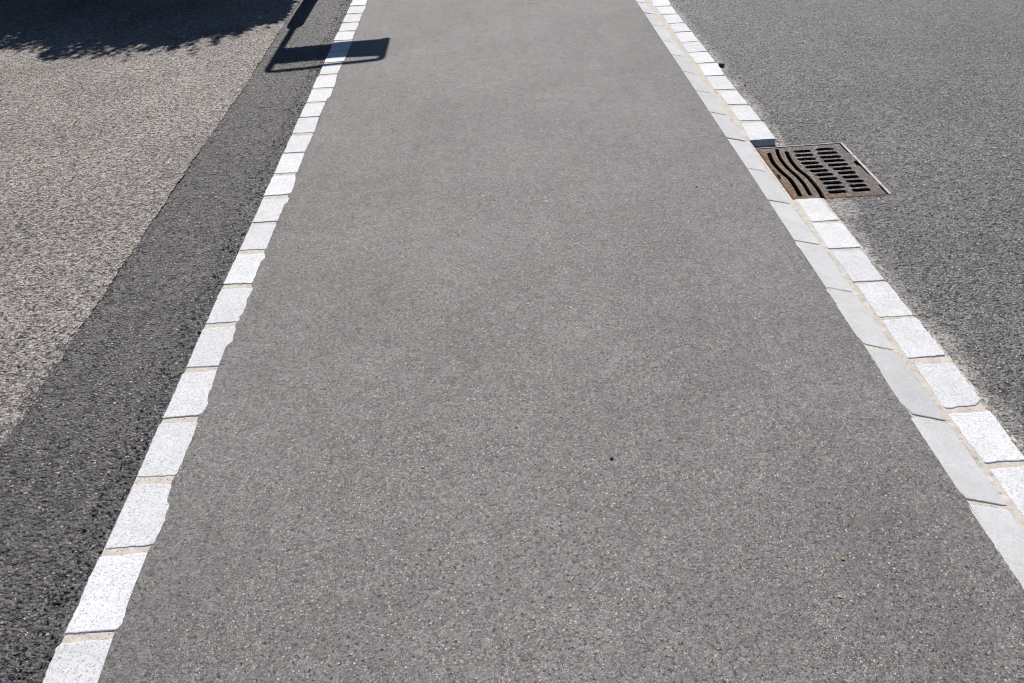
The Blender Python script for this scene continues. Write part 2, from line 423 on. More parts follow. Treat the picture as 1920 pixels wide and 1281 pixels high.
CB= [[(1.3444, 6.6806), (1.3232, 6.4309), (1.4545, 6.4174), (1.4765, 6.6756)], [(1.3294, 6.4095), (1.3341, 6.2001), (1.4504, 6.1826), (1.4582, 6.4005)], [(1.3365, 6.1771), (1.3321, 5.947), (1.4489, 5.9506), (1.453, 6.167)], [(1.3351, 5.9289), (1.3291, 5.7273), (1.4498, 5.7222), (1.4505, 5.9362)], [(1.3313, 5.7071), (1.3242, 5.4902), (1.4497, 5.4927), (1.4506, 5.7056)], [(1.3259, 5.4775), (1.3231, 5.265), (1.4503, 5.266), (1.448, 5.4777)], [(1.3251, 5.2503), (1.3226, 5.0383), (1.4454, 5.0392), (1.4479, 5.2493)], [(1.3315, 5.0151), (1.3225, 4.7945), (1.4386, 4.7882), (1.4529, 5.0189)], [(1.3229, 4.7797), (1.3147, 4.5545), (1.4384, 4.5417), (1.4393, 4.7758)], [(1.3271, 4.5204), (1.3273, 4.3081), (1.4409, 4.2952), (1.4353, 4.5106)], [(1.3239, 4.2756), (1.3251, 4.0632), (1.4434, 4.0553), (1.4403, 4.2724)], [(1.3242, 4.0293), (1.3092, 3.805), (1.4401, 3.7998), (1.4452, 4.0303)], [(1.3184, 3.1414), (1.3187, 2.9319), (1.4331, 2.9297), (1.4228, 3.1361)], [(1.3109, 2.9178), (1.2971, 2.7041), (1.4347, 2.7022), (1.4354, 2.9105)], [(1.3053, 2.683), (1.3066, 2.4576), (1.4265, 2.458), (1.4292, 2.6819)], [(1.3106, 2.4424), (1.3034, 2.2293), (1.4302, 2.227), (1.43, 2.4427)], [(1.3099, 2.2114), (1.3012, 1.9944), (1.431, 1.9981), (1.4335, 2.2168)], [(1.3083, 1.9604), (1.302, 1.7484), (1.4311, 1.7548), (1.4343, 1.9577)], [(1.2987, 1.7248), (1.2977, 1.5177), (1.4239, 1.5208), (1.432, 1.7252)], [(1.3028, 1.4938), (1.3028, 1.2924), (1.4445, 1.2931), (1.4415, 1.5006)]]
WAVE= [[(1.3814, 3.7034), (1.3683, 3.5972), (1.3741, 3.4925), (1.3865, 3.4128), (1.3862, 3.3271), (1.379, 3.2375)], [(1.4328, 3.7421), (1.4168, 3.6489), (1.4157, 3.5314), (1.4294, 3.428), (1.4328, 3.3411), (1.4249, 3.2386)], [(1.4705, 3.7072), (1.4588, 3.618), (1.458, 3.5131), (1.4744, 3.4209), (1.4778, 3.3235), (1.475, 3.2514), (1.4683, 3.1899)]]
SLOTS= [((1.5058, 3.7075), (1.5895, 3.7022)), ((1.4982, 3.6621), (1.5844, 3.6552)), ((1.4946, 3.6145), (1.5818, 3.6098)), ((1.4957, 3.5671), (1.5811, 3.5626)), ((1.5003, 3.5235), (1.5858, 3.519)), ((1.5072, 3.4769), (1.5928, 3.4723)), ((1.5147, 3.4344), (1.6005, 3.4286)), ((1.519, 3.3866), (1.6026, 3.3811)), ((1.5198, 3.3435), (1.6054, 3.3356)), ((1.5167, 3.2966), (1.6013, 3.2909)), ((1.5114, 3.2509), (1.5952, 3.2453)), ((1.6194, 3.7159), (1.7074, 3.7086)), ((1.6109, 3.6679), (1.7082, 3.664)), ((1.6076, 3.62), (1.7082, 3.6154)), ((1.6088, 3.5758), (1.709, 3.5712)), ((1.6134, 3.5283), (1.708, 3.5246)), ((1.6205, 3.4848), (1.7067, 3.479)), ((1.6269, 3.4355), (1.7071, 3.4339)), ((1.6298, 3.391), (1.7042, 3.3848)), ((1.6299, 3.3424), (1.7086, 3.3408)), ((1.6272, 3.2984), (1.7035, 3.2939)), ((1.6209, 3.2527), (1.7036, 3.2493))]

GX0, GX1, GY0, GY1 = 1.3325, 1.7745, 3.185, 3.7735     # the gully frame
GZ = -0.065

# ---------------------------------------------------------------- the paved ground
g_x = [-400, GX0 + 0.012, GX1 - 0.012, 400]; g_y = [-400, GY0 + 0.012, GY1 - 0.012, 900]
gv = [(x, y, -0.16) for y in g_y for x in g_x]
gf = [(j * 4 + i, j * 4 + i + 1, j * 4 + i + 5, j * 4 + i + 4) for j in range(3) for i in range(3) if (i, j) != (1, 1)]
tag(link('ground', mesh('ground', gv, gf), M['earth']), kind='structure')

ORDER = list(range(len(LEFT)))
setL = [sorted([(y, x) for x, y in s[2:]]) for s in LEFT]         # right borders of the left setts
rb = []
for s in reversed(setL):
    rb += s
rb = sorted(rb)
rby = np.array([p[0] for p in rb]); rbx = np.array([p[1] for p in rb])
rby = np.concatenate([[-60], rby, [60]]); rbx = np.concatenate([[-0.958], rbx, [-0.945]])
def path_left(y): return np.interp(y, rby, rbx) - 0.006
def sett_left(y): return np.interp(y, [0.9, 7.3], [-1.0905, -1.072]) + 0.007
def kerb_left(y): return np.interp(y, [1.0, 6.5], [1.160, 1.191])
def strip_left(y): return np.interp(y, [1.86, 2.17, 2.44, 2.9, 3.9, 5.05, 7.24], [-1.556, -1.555, -1.5525, -1.546, -1.543, -1.526, -1.540])
def old_edge(y):
    w = 0.003 * np.sin(y * 17) + 0.0022 * np.sin(y * 47 + 1) + 0.002 * np.sin(y * 113 + 2) + 0.0016 * np.sin(y * 231) + 0.0012 * np.sin(y * 390 + 1)
    return strip_left(y) + w

def flat(z, seed, amp=0.0015):
    return lambda X, Y: z + smoothnoise(X, Y, seed, 5.0, amp)
rows = yrows(0.55, 9.0, 0.010, 2.0)
grid('footpath', rows, path_left, lambda y: kerb_left(y) + 0.006, 150, flat(0.0, 1), M['path'])
rows = yrows(0.55, 8.6, 0.0045, 1.6)
def strip_z(X, Y):
    return -0.004 + smoothnoise(X, Y, 2, 7.0, 0.0020) + smoothnoise(X, Y, 5, 60.0, 0.0010)
grid('asphalt_strip', rows, lambda y: strip_left(y) - 0.03, sett_left, 110, strip_z, M['strip'])
rows = yrows(1.4, 8.6, 0.0065, 2.2)
ucols = np.concatenate([np.linspace(-9, -3.9, 12), np.linspace(-3.89, 0, 520)]); 
def old_cols():
    u = np.concatenate([np.linspace(0, 0.86, 14)[:-1], np.linspace(0.86, 1, 430)])
    return u
def old_z(X, Y):
    edge = np.clip((strip_left(Y) - X) / 0.02, 0, 1)
    return -0.001 + 0.001 * edge + smoothnoise(X, Y, 3, 6.0, 0.0025)
grid('old_road', rows, lambda y: 0 * y - 20.0, old_edge, 0, old_z, M['old'], cols=old_cols())

# right road: sinks towards the gully
def road_z(X, Y):
    dx = np.maximum(np.maximum(GX0 - X, X - GX1), 0); dy = np.maximum(np.maximum(GY0 - Y, Y - GY1), 0)
    d = np.sqrt(dx ** 2 + dy ** 2)
    t = np.clip(1 - d / 0.42, 0, 1); t = t * t * (3 - 2 * t)
    t2 = np.clip(1 - d / 0.10, 0, 1); t2 = t2 * t2 * (3 - 2 * t2)
    return -0.0335 - 0.022 * t - 0.0085 * t2 + smoothnoise(X, Y, 4, 6.0, 0.0012)
rows = yrows(0.55, 8.6, 0.0052, 1.8, extra=[GY0, GY1])
RX0, RX1 = 1.426, 12.0
rc = np.unique(np.concatenate([np.arange(RX0, 4.4, 0.0062), [GX1], np.linspace(4.5, RX1, 14)]))
rc = rc[(np.abs(rc - GX1) > 0.003) | (rc == GX1)]
def road_left(y): return 0 * y + RX0
grid('road', rows, road_left, lambda y: 0 * y + RX1, 0, road_z, M['road'], hole=(0, GX1, GY0, GY1), cols=(rc - RX0) / (RX1 - RX0))

# mortar beds under the two rows of stones
def band(name, ys, x0, x1, z0, z1):
    V = []
    for y in ys: V += [(float(x0(y)), y, z0), (float(x1(y)), y, z1)]
    return [tuple(v) for v in V], [(2 * i, 2 * i + 1, 2 * i + 3, 2 * i + 2) for i in range(len(ys) - 1)]
def beds(parts):
    V, Fc = [], []
    for v, f in parts:
        Fc += [tuple(k + len(V) for k in q) for q in f]; V += v
    return mesh('mortar_bed', V, Fc)
ys = [-28.0] + [0.5 + 0.02 * i for i in range(350)] + [36.0]
tag(link('mortar_bed', beds([band('left', ys, lambda y: sett_left(y) - 0.0045, lambda y: path_left(y) + 0.0035, -0.0020, -0.0020)]), M['mortar']), kind='structure')
two = [-28.0, 36.0]
near, far = [-28.0, GY0 - 0.046], [GY1 + 0.034, 36.0]
c = lambda v: (lambda y: v)
tag(link('mortar_bed', beds([
    band('a', two, c(1.168), c(1.270), -0.0018, -0.0292), band('b', two, c(1.270), c(1.3065), -0.0292, -0.0325),
    band('c', near, c(1.3065), c(1.441), -0.0328, -0.0340), band('d', far, c(1.3065), c(1.441), -0.0328, -0.0340),
    band('e', [GY0 - 0.046, GY0 - 0.001], c(1.30), c(1.441), -0.066, -0.066), band('f', [GY1 + 0.001, GY1 + 0.034], c(1.30), c(1.441), -0.066, -0.066)]), M['mortar']), kind='structure')

# ---------------------------------------------------------------- stones
def resample(poly, step, jit, r, corner=0.004):
    """outline walked in small steps, corners cut, a little rough"""
    P = [Vector(p) for p in poly]
    out = []
    n = len(P)
    Q = []
    for i in range(n):
        a, b, c = P[i - 1], P[i], P[(i + 1) % n]
        e1 = (a - b); e2 = (c - b)
        k = corner * r.uniform(0.5, 1.8)
        k1 = min(k, e1.length * 0.3); k2 = min(k, e2.length * 0.3)
        p1 = b + e1.normalized() * k1; p2 = b + e2.normalized() * k2
        Q += [p1, (p1 + p2 + b * 1.2) / 3.2, p2]
    n = len(Q)
    drift = 0.0
    for i in range(n):
        a, b = Q[i], Q[(i + 1) % n]
        L = (b - a).length
        m = max(1, int(L / step))
        nr = Vector((b.y - a.y, -(b.x - a.x)))
        nr = nr.normalized() if nr.length > 1e-9 else Vector((0, 0))
        for j in range(m):
            drift = drift * 0.7 + r.gauss(0, jit) * 0.6
            out.append(a + (b - a) * (j / m) + nr * drift)
    return out
def stone_mesh(name, poly, zf, r, step=0.004, jit=0.0007, edge=0.004, corner=0.005, deep=0.09):
    """poly counter-clockwise seen from above, in world metres; returns mesh about its own middle"""
    area = sum(poly[i - 1][0] * poly[i][1] - poly[i][0] * poly[i - 1][1] for i in range(len(poly)))
    if area < 0: poly = poly[::-1]
    o = resample(poly, step, jit, r, corner)
    cx = sum(p.x for p in o) / len(o); cy = sum(p.y for p in o) / len(o)
    C = Vector((cx, cy))
    V, Fc = [], []
    n = len(o)
    tiltx, tilty = r.uniform(-0.012, 0.012), r.uniform(-0.010, 0.010)
    def ring(ins, dz):
        b = len(V)
        for i, p in enumerate(o):
            a, c = o[i - 5], o[(i + 5) % n]
            t = (c - a); nn = Vector((-t.y, t.x)); nn = nn.normalized() if nn.length > 1e-9 else Vector((0, 0))
            q = p + nn * ins
            V.append((q.x - cx, q.y - cy, zf(q.x, q.y) + dz + tiltx * (q.x - cx) + tilty * (q.y - cy)))
        return b
    rings = [ring(-0.001, -deep), ring(0.0, -edge * 1.6), ring(0.0004, -edge * 0.8), ring(edge * 0.35, -edge * 0.25), ring(edge, 0.0), ring(edge + 0.0015, 0.0)]
    for a, b in zip(rings, rings[1:]):
        Fc += [(a + i, a + (i + 1) % n, b + (i + 1) % n, b + i) for i in range(n)]
    Fc.append(tuple(rings[-1] + i for i in range(n)))
    me = mesh(name, V, Fc, smooth=True)
    me.polygons[-1].use_smooth = False
    return me, (cx, cy, 0.0)
def put_stone(name, poly, zf, mat, label, cat, group, r, **kw):
    me, c = stone_mesh(name, poly, zf, r, **kw)
    o = link(name, me, mat, loc=c)
    return tag(o, label, cat, group)

ORD = ['first', 'second', 'third', 'fourth', 'fifth', 'sixth', 'seventh', 'eighth', 'ninth', 'tenth', 'eleventh', 'twelfth', 'thirteenth', 'fourteenth', 'fifteenth', 'sixteenth', 'seventeenth', 'eighteenth', 'nineteenth', 'twentieth']
special = {
    5: 'left-row granite sett turned blue by the sign shadow, farther of the two',
    6: 'left-row granite sett turned blue by the sign shadow, nearer of the two',
    7: 'left-row granite sett crossed by the thin shadow of the bent tube',
    9: 'left-row white sett with chipped right corner, second towards camera from the tube shadow',
    14: 'left-row white sett with frayed right edge, seventh towards camera from the tube shadow',
    17: 'left-row white sett with a notched right edge, tenth towards camera from the tube shadow',
    18: 'left-row sett with the most ragged right edge, eleventh towards camera from the tube shadow',
    22: 'left-row speckled sett with a nick in its upper right edge, third from the bottom',
    23: 'left-row speckled granite sett, whole, second from the bottom edge of the photo',
    24: 'left-row speckled granite sett cut off by the bottom edge of the photo',
}
GL = 'granite setts edging the left side of the footpath'
for i, s in enumerate(LEFT):
    r = random.Random(100 + i)
    if i in special: lab = special[i]
    elif i < 5: lab = 'white granite sett in the left row, %s one beyond the sign shadow' % ORD[4 - i]
    else: lab = 'white granite sett in the left row, %s towards camera from the tube shadow' % ORD[i - 8]
    put_stone('granite_sett', s, lambda x, y: 0.0012, M['granite'], lab, 'paving stone', GL, r, jit=0.0014)

kz = lambda x, y: 0.0012 - 0.0318 * (x - 1.170) / 0.117
GK = 'sloping kerb stones on the right side of the footpath'
for i in range(len(KJ)):
    r = random.Random(300 + i)
    (lx, ly), (rx, ry) = KJ[i]
    gap = 0.014 if i < 8 else 0.013
    if i == 0:
        far = [(1.190, ly + 0.32), (1.303, ry + 0.32)]
    else:
        far = [(KJ[i - 1][0][0] + 0.001, KJ[i - 1][0][1] - gap - 0.004), (KJ[i - 1][1][0], KJ[i - 1][1][1] - gap + 0.004)]
    rr = min(rx, 1.290) + 0.002; fr = min(far[1][0], 1.290) + 0.002
    lx2 = kerb_left(ly); fl = kerb_left(far[0][1])
    if i in (9, 10): rr, fr = (1.310, 1.3075) if i == 9 else (1.301, 1.310)
    poly = [(lx2 + 0.004, ly), (rr, ry), (fr, far[1][1]), (fl, far[0][1])]
    # the near left corner is worn round on many stones
    if i >= 6:
        k = {13: 0.013, 14: 0.015, 15: 0.008}.get(i, r.uniform(0.003, 0.008))
        poly = [(lx2 + k, ly - 0.001)] + poly[1:] + [(kerb_left(ly + 3 * k), ly + 3 * k)]
    if i == 9: lab = 'pale sloping kerb stone beside the far half of the rusty gully grate'
    elif i == 10: lab = 'pale sloping kerb stone beside the near half of the rusty gully grate'
    elif i == 15: lab = 'long sloping kerb stone lowest in the photo, fifth towards camera past the grate'
    elif i < 9: lab = 'smooth pale kerb stone, %s one beyond the gully grate' % ORD[8 - i]
    else: lab = 'smooth pale kerb stone, %s towards camera past the gully grate' % ORD[i - 11]
    put_stone('kerb_stone', poly, kz, M['kerbstone'], lab, 'kerb stone', GK, r, jit=0.0007, edge=0.005, corner=0.004)
r = random.Random(390)
(lx, ly), (rx, ry) = KJ[-1]
put_stone('kerb_stone', [(1.163, 1.03), (1.286, 1.02), (1.279, ry - 0.013), (1.160, ly - 0.015)], kz, M['kerbstone'],
          'pale sloping kerb stone running off the right edge of the photo at the bottom', 'kerb stone', GK, r, jit=0.0007, edge=0.005)

GC = 'granite setts along the road edge right of the kerb'
def cz(i):
    return lambda x, y: -0.030
for i, s in enumerate(CB):
    r = random.Random(500 + i)
    s = [(max(x, 1.3020), y) for x, y in s]
    if i == 11: lab = 'granite sett standing above the far edge of the gully grate, its shaded face showing'
    elif i == 12: lab = 'speckled granite sett touching the near edge of the gully grate'
    elif i == 0: lab = 'white road-side sett at the top edge of the photo, farthest from the grate'
    elif i == 17: lab = 'speckled road-side sett with a broken near right corner'
    elif i == 19: lab = 'speckled road-side sett at the right edge of the photo, nearest the camera'
    elif i < 11: lab = 'white road-side sett right of the kerb, %s one beyond the gully grate' % ORD[11 - i]
    else: lab = 'speckled road-side sett, %s towards camera from the gully grate' % ORD[i - 12]
    if i == 17: s = s[:2] + [(1.404, 1.7535), (1.4315, 1.775)] + s[3:]
    put_stone('granite_sett', s, cz(i), M['granite'], lab, 'paving stone', GC, r, jit=0.0014)

# ---------------------------------------------------------------- the gully
def outline_plate(name, outer, holes, z, thick, mat, parent, bevel=0.0012):
    cu = bpy.data.curves.new(name, 'CURVE')
    cu.dimensions = '2D'
    cu.fill_mode = 'BOTH'
    cu.extrude = thick / 2 - bevel
    cu.bevel_depth = bevel
    cu.bevel_resolution = 1
    for pts in [outer] + holes:
        sp = cu.splines.new('POLY')
        sp.points.add(len(pts) - 1)
        for p, (x, y) in zip(sp.points, pts):
            p.co = (x, y, 0, 1)
        sp.use_cyclic_u = True
    tmp = bpy.data.objects.new('tmp', cu)
    COL.objects.link(tmp)
    dg = bpy.context.evaluated_depsgraph_get()
    me = bpy.data.meshes.new_from_object(tmp.evaluated_get(dg))
    bpy.data.objects.remove(tmp); bpy.data.curves.remove(cu)
    me.materials.clear()
    me.transform(Matrix.Translation((0, 0, z - thick / 2)))
    return link(name, me, mat, parent)
def capsule(path, w):
    """closed outline of width w round a polyline"""
    P = [Vector(p) for p in path]
    # densify with Catmull-Rom
    D = []
    for i in range(len(P) - 1):
        p0, p1, p2, p3 = P[max(i - 1, 0)], P[i], P[i + 1], P[min(i + 2, len(P) - 1)]
        for k in range(8):
            t = k / 8
            D.append(0.5 * ((2 * p1) + (p2 - p0) * t + (2 * p0 - 5 * p1 + 4 * p2 - p3) * t * t + (3 * p1 - p0 - 3 * p2 + p3) * t ** 3))
    D.append(P[-1])
    if len(P) == 2: D = P
    Lf, Rt = [], []
    for i, p in enumerate(D):
        t = (D[min(i + 1, len(D) - 1)] - D[max(i - 1, 0)]).normalized()
        n = Vector((-t.y, t.x)) * w / 2
        Lf.append(p + n); Rt.append(p - n)
    def cap(p, a):
        c = []
        for k in range(1, 6):
            an = math.pi * k / 6
            c.append(Vector((a.x * math.cos(an) - a.y * math.sin(an), a.x * math.sin(an) + a.y * math.cos(an))) + p)
        return c
    e = cap(D[-1], -(Rt[-1] - D[-1]) ) if False else []
    tE = (D[-1] - D[-2]).normalized(); tS = (D[0] - D[1]).normalized()
    endc = [D[-1] + (Lf[-1] - D[-1]) * math.cos(a) + tE * (w / 2) * math.sin(a) for a in [math.pi * k / 6 for k in range(1, 6)]]
    stc = [D[0] + (Rt[0] - D[0]) * math.cos(a) + tS * (w / 2) * math.sin(a) for a in [math.pi * k / 6 for k in range(1, 6)]]
    return [tuple(v) for v in Lf + endc + Rt[::-1] + stc]

gx, gy = (GX0 + GX1) / 2, (GY0 + GY1) / 2
gully = empty('gully_grate', (gx, gy, GZ))
tag(gully, 'rusty cast iron gully grate with wavy and straight slots, set in the road edge', 'drain grate')
lc = lambda p: (p[0] - gx, p[1] - gy)
px0, px1, py0, py1 = GX0 + 0.0085, GX1 - 0.0205, GY0 + 0.011, GY1 - 0.011
# plate outline with the notches and lugs of its right and left side
outer = [(px0, py0), (px1 - 0.001, py0), (px1 - 0.001, 3.285), (px1 + 0.007, 3.288), (px1 + 0.007, 3.400), (px1, 3.403), (px1, 3.495), (px1 - 0.012, 3.505), (px1 - 0.012, 3.545),
         (px1 - 0.002, 3.555), (px1 + 0.0075, 3.560), (px1 + 0.0075, 3.655), (px1, 3.660), (px1, py1),
         (px0 + 0.001, py1), (px0 + 0.001, 3.53), (px0 + 0.006, 3.52), (px0 + 0.001, 3.47), (px0 + 0.013, 3.455), (px0 + 0.014, 3.425), (px0 + 0.002, 3.415)]
holes = [capsule([lc(p) for p in q], w) for q, w in zip(WAVE, (0.0235, 0.0215, 0.0235))]
for a, b in SLOTS:
    yc = (a[1] + b[1]) / 2
    holes.append(capsule([lc((a[0] + 0.013, yc)), lc((b[0] - 0.013, yc))], 0.0315))
outline_plate('grating', [lc(p) for p in outer], holes, 0.0, 0.010, M['cast_iron'], gully)
# tan rusted lips along the right side of the wavy slots
for q, w in zip(WAVE, (0.0235, 0.0215, 0.0235)):
    c = capsule([lc(p) for p in q], w - 0.0024)
    n = (len(c) - 10) // 2
    rt = c[n + 5:2 * n + 5] if False else c[:n]
    cand = [c[:n], c[n + 5:2 * n + 5]]
    rt = max(cand, key=lambda s: sum(p[0] for p in s))
    V, Fc = [], []
    for k, p in enumerate(rt):
        a, b2 = Vector(rt[max(k - 1, 0)]), Vector(rt[min(k + 1, len(rt) - 1)])
        t = (b2 - a).normalized(); nn = Vector((-t.y, t.x))
        if nn.x < 0: nn = -nn
        e = Vector(p); o2 = e + nn * (0.0042 + 0.0012 * math.sin(k * 0.9))
        V += [(e.x - 0.0006, e.y, -0.008), (e.x - 0.0004, e.y, 0.0012), (o2.x, o2.y, 0.0014), (o2.x + 0.0004, o2.y, -0.002)]
    for k in range(len(rt) - 1):
        Fc += [(4 * k + s, 4 * k + s + 1, 4 * k + s + 5, 4 * k + s + 4) for s in range(3)]
    link('slot_lip', mesh('slot_lip', V, Fc), M['rust_lip'], gully)
# raised bars of the frame: far, right, near, left
def bar(name, x0, x1, y0, y1, z0, z1, mat):
    V = [(x - gx, y - gy, z) for z in (z0, z1) for y in (y0, y1) for x in (x0, x1)]
    me = mesh(name, V, [(0, 2, 3, 1), (4, 5, 7, 6), (0, 1, 5, 4), (2, 6, 7, 3), (0, 4, 6, 2), (1, 3, 7, 5)])
    bm = bmesh.new(); bm.from_mesh(me)
    bmesh.ops.bevel(bm, geom=bm.edges[:], offset=0.0012, segments=2, affect='EDGES')
    bm.to_mesh(me); bm.free()
    return link(name, me, mat, gully)
bar('frame_bar', GX0, GX1, GY1 - 0.0065, GY1, -0.06, 0.003, M['frame'])
bar('frame_bar', GX1 - 0.0125, GX1, GY0 + 0.0067, GY1 - 0.0067, -0.06, 0.003, M['frame'])
bar('frame_bar', GX0, GX1, GY0, GY0 + 0.0065, -0.06, 0.002, M['rust_iron'])
bar('frame_bar', GX0, GX0 + 0.006, GY0 + 0.0067, GY1 - 0.0067, -0.06, 0.004, M['rust_iron'])
# the shaft underneath
w, d, dep = (GX1 - GX0) / 2 - 0.002, (GY1 - GY0) / 2 - 0.002, -0.55
V = [(-w, -d, -0.05), (w, -d, -0.05), (w, d, -0.05), (-w, d, -0.05), (-w, -d, dep), (w, -d, dep), (w, d, dep), (-w, d, dep)]
link('shaft', mesh('shaft', V, [(0, 1, 5, 4), (1, 2, 6, 5), (2, 3, 7, 6), (3, 0, 4, 7), (4, 5, 6, 7)]), M['pit'], gully)

# ---------------------------------------------------------------- sign on a bent tube, outside the picture: its shadow falls across the sett row
def tube(name, pts, rad, mat, parent, seg=16, radii=None):
    P = [Vector(p) for p in pts]
    V, Fc = [], []
    up = Vector((0, 1, 0))
    for i, p in enumerate(P):
        t = (P[min(i + 1, len(P) - 1)] - P[max(i - 1, 0)]).normalized()
        a = t.cross(up); a = a.normalized() if a.length > 1e-6 else Vector((1, 0, 0))
        b = t.cross(a).normalized()
        rr = radii[i] if radii else rad
        for k in range(seg):
            an = 2 * math.pi * k / seg
            V.append(p + a * math.cos(an) * rr + b * math.sin(an) * rr)
    for i in range(len(P) - 1):
        Fc += [(i * seg + k, i * seg + (k + 1) % seg, (i + 1) * seg + (k + 1) % seg, (i + 1) * seg + k) for k in range(seg)]
    Fc += [tuple(range(seg))[::-1], tuple((len(P) - 1) * seg + k for k in range(seg))]
    return link(name, mesh(name, V, Fc, smooth=True), mat, parent)
TE = math.tan(ELEV)
SX, SY = -1.442, 7.40
sign = empty('street_sign', (SX, SY, 0))
tag(sign, 'sign panel hung in a bent steel tube on a post beside the footpath', 'street sign')
sw = 0.76
slope = math.tan(math.radians(4.5))
ztop = (SY - 5.345) * TE - 0.02
pts = [(0, 0, 0.0), (0, 0, 0.6), (0, 0, 1.3), (0, 0, ztop - 0.07), (0.004, 0, ztop - 0.03), (0.02, 0.001, ztop - 0.006), (0.05, 0.003, ztop)]
for k in range(1, 12):
    u = k / 12
    pts.append((0.05 + (sw - 0.13) * u, slope * (0.05 + (sw - 0.13) * u), ztop + 0.0 - 0.035 * math.sin(u * math.pi * 0.5) * u))
ze = pts[-1][2]
for an in range(0, 91, 15):
    a = math.radians(an)
    pts.append((sw - 0.075 + 0.062 * math.sin(a), slope * (sw - 0.075), ze - 0.07 + 0.062 * math.cos(a)))
zb = (SY + slope * sw - 5.94) * TE
pts.append((sw - 0.013, slope * sw, zb + 0.02))
tube('post', pts, 0.0265, M['galv'], sign)
def ring_h(z, r): return (0, 0, z), r
hs = [(0.0, 0.064), (0.02, 0.064), (1.18, 0.064), (1.24, 0.058), (1.30, 0.03), (1.305, 0.024)]
tube('sleeve', [(0, 0, h) for h, _ in hs], 0.06, M['galv'], sign, seg=20, radii=[q for _, q in hs])
pz0, pz1 = (SY - 5.875) * TE, (SY - 5.51) * TE
V = []
for dy in (-0.0035, 0.0035):
    V += [(0.022, dy, pz0), (sw - 0.06, slope * sw + dy, (SY + slope * sw - 5.928) * TE), (sw - 0.008, slope * sw + dy, (SY + slope * sw - 5.955) * TE), (sw - 0.022, slope * sw + dy, (SY + slope * sw - 5.535) * TE),
          (sw * 0.55, slope * sw * 0.55 + dy, (SY + slope * sw * 0.55 - 5.545) * TE), (0.022, dy, pz1 - 0.02)]
n = 6
pf = [tuple(range(n)), tuple(range(2 * n - 1, n - 1, -1))] + [(i, i + n, (i + 1) % n + n, (i + 1) % n) for i in range(n)]
link('panel', mesh('panel', V, pf), M['sign_back'], sign)

# ---------------------------------------------------------------- hedge, outside the picture: its leafy shade lies on the old road
hedge = empty('hedge', (-3.6, 8.7, 0))
tag(hedge, 'dense leafy hedge whose ragged shadow covers the upper left of the road', 'hedge')
def hedge_top(x):
    """height of the front rim over x, from the ragged border of its shade"""
    xs = np.array([-9, -5, -4.2, -3.87, -3.5, -3.1, -2.8, -2.5, -2.2, -2.0, -1.8, -1.55])
    ys = np.array([6.6, 6.7, 6.9, 6.75, 6.45, 6.22, 6.15, 6.22, 6.2, 6.3, 6.42, 6.5])
    return (8.35 - np.interp(x, xs, ys)) * TE
LV, LF = [], []
def leaf(p, ax, nrm, L, W):
    ax = ax.normalized(); sd = ax.cross(nrm)
    sd = sd.normalized() if sd.length > 1e-6 else Vector((1, 0, 0))
    nn = sd.cross(ax)
    b = len(LV)
    LV.extend([p, p + ax * L * 0.45 + sd * W * 0.5 + nn * L * 0.06, p + ax * L, p + ax * L * 0.45 - sd * W * 0.5 + nn * L * 0.06])
    LF.append((b, b + 1, b + 2, b + 3))
hr = random.Random(5)
OX, OY = -3.6, 8.7
def rv(): return Vector((hr.gauss(0, 1), hr.gauss(0, 1), hr.gauss(0, 1)))
for k in range(60000):
    x = hr.uniform(-7.5, -1.60)
    zt = float(hedge_top(x)) - 0.10 + 0.07 * math.sin(x * 9) + 0.05 * math.sin(x * 23 + 1)
    q = hr.random()
    if q < 0.45:
        y = 8.35 + abs(hr.gauss(0, 0.10)); z = hr.uniform(0.0, zt)
    elif q < 0.75:
        y = hr.uniform(8.35, 9.6); z = zt - abs(hr.gauss(0, 0.08)) + (y - 8.35) * 0.1
    else:
        y = hr.uniform(8.35, 9.6); z = hr.uniform(0.05, zt)
    leaf(Vector((x - OX, y - OY, z)), rv() + Vector((0, -0.4, 0.3)), rv(), hr.uniform(0.07, 0.12), hr.uniform(0.04, 0.06))
for k in range(30000):               # added unseen leaf mass behind the hedge, blocks sky light to deepen its shade
    x = hr.uniform(-8.5, -1.75); y = hr.uniform(9.5, 10.7)
    z = hr.uniform(0.2, min(4.7, (y - 6.85) * TE) - 0.3 * hr.random())
    leaf(Vector((x - OX, y - OY, z)), rv(), rv(), hr.uniform(0.08, 0.13), hr.uniform(0.05, 0.075))
TW_V, TW_F = [], []
def twig(a, b, r0):
    t = (b - a).normalized(); s = t.cross(Vector((0.3, 0.8, 0.1))).normalized(); u = t.cross(s)
    n0 = len(TW_V)
    for p, r in ((a, r0), (b, r0 * 0.4)):
        for k in range(4):
            an = math.pi / 2 * k
            TW_V.append(p + s * math.cos(an) * r + u * math.sin(an) * r)
    TW_F.extend([(n0 + k, n0 + (k + 1) % 4, n0 + 4 + (k + 1) % 4, n0 + 4 + k) for k in range(4)])
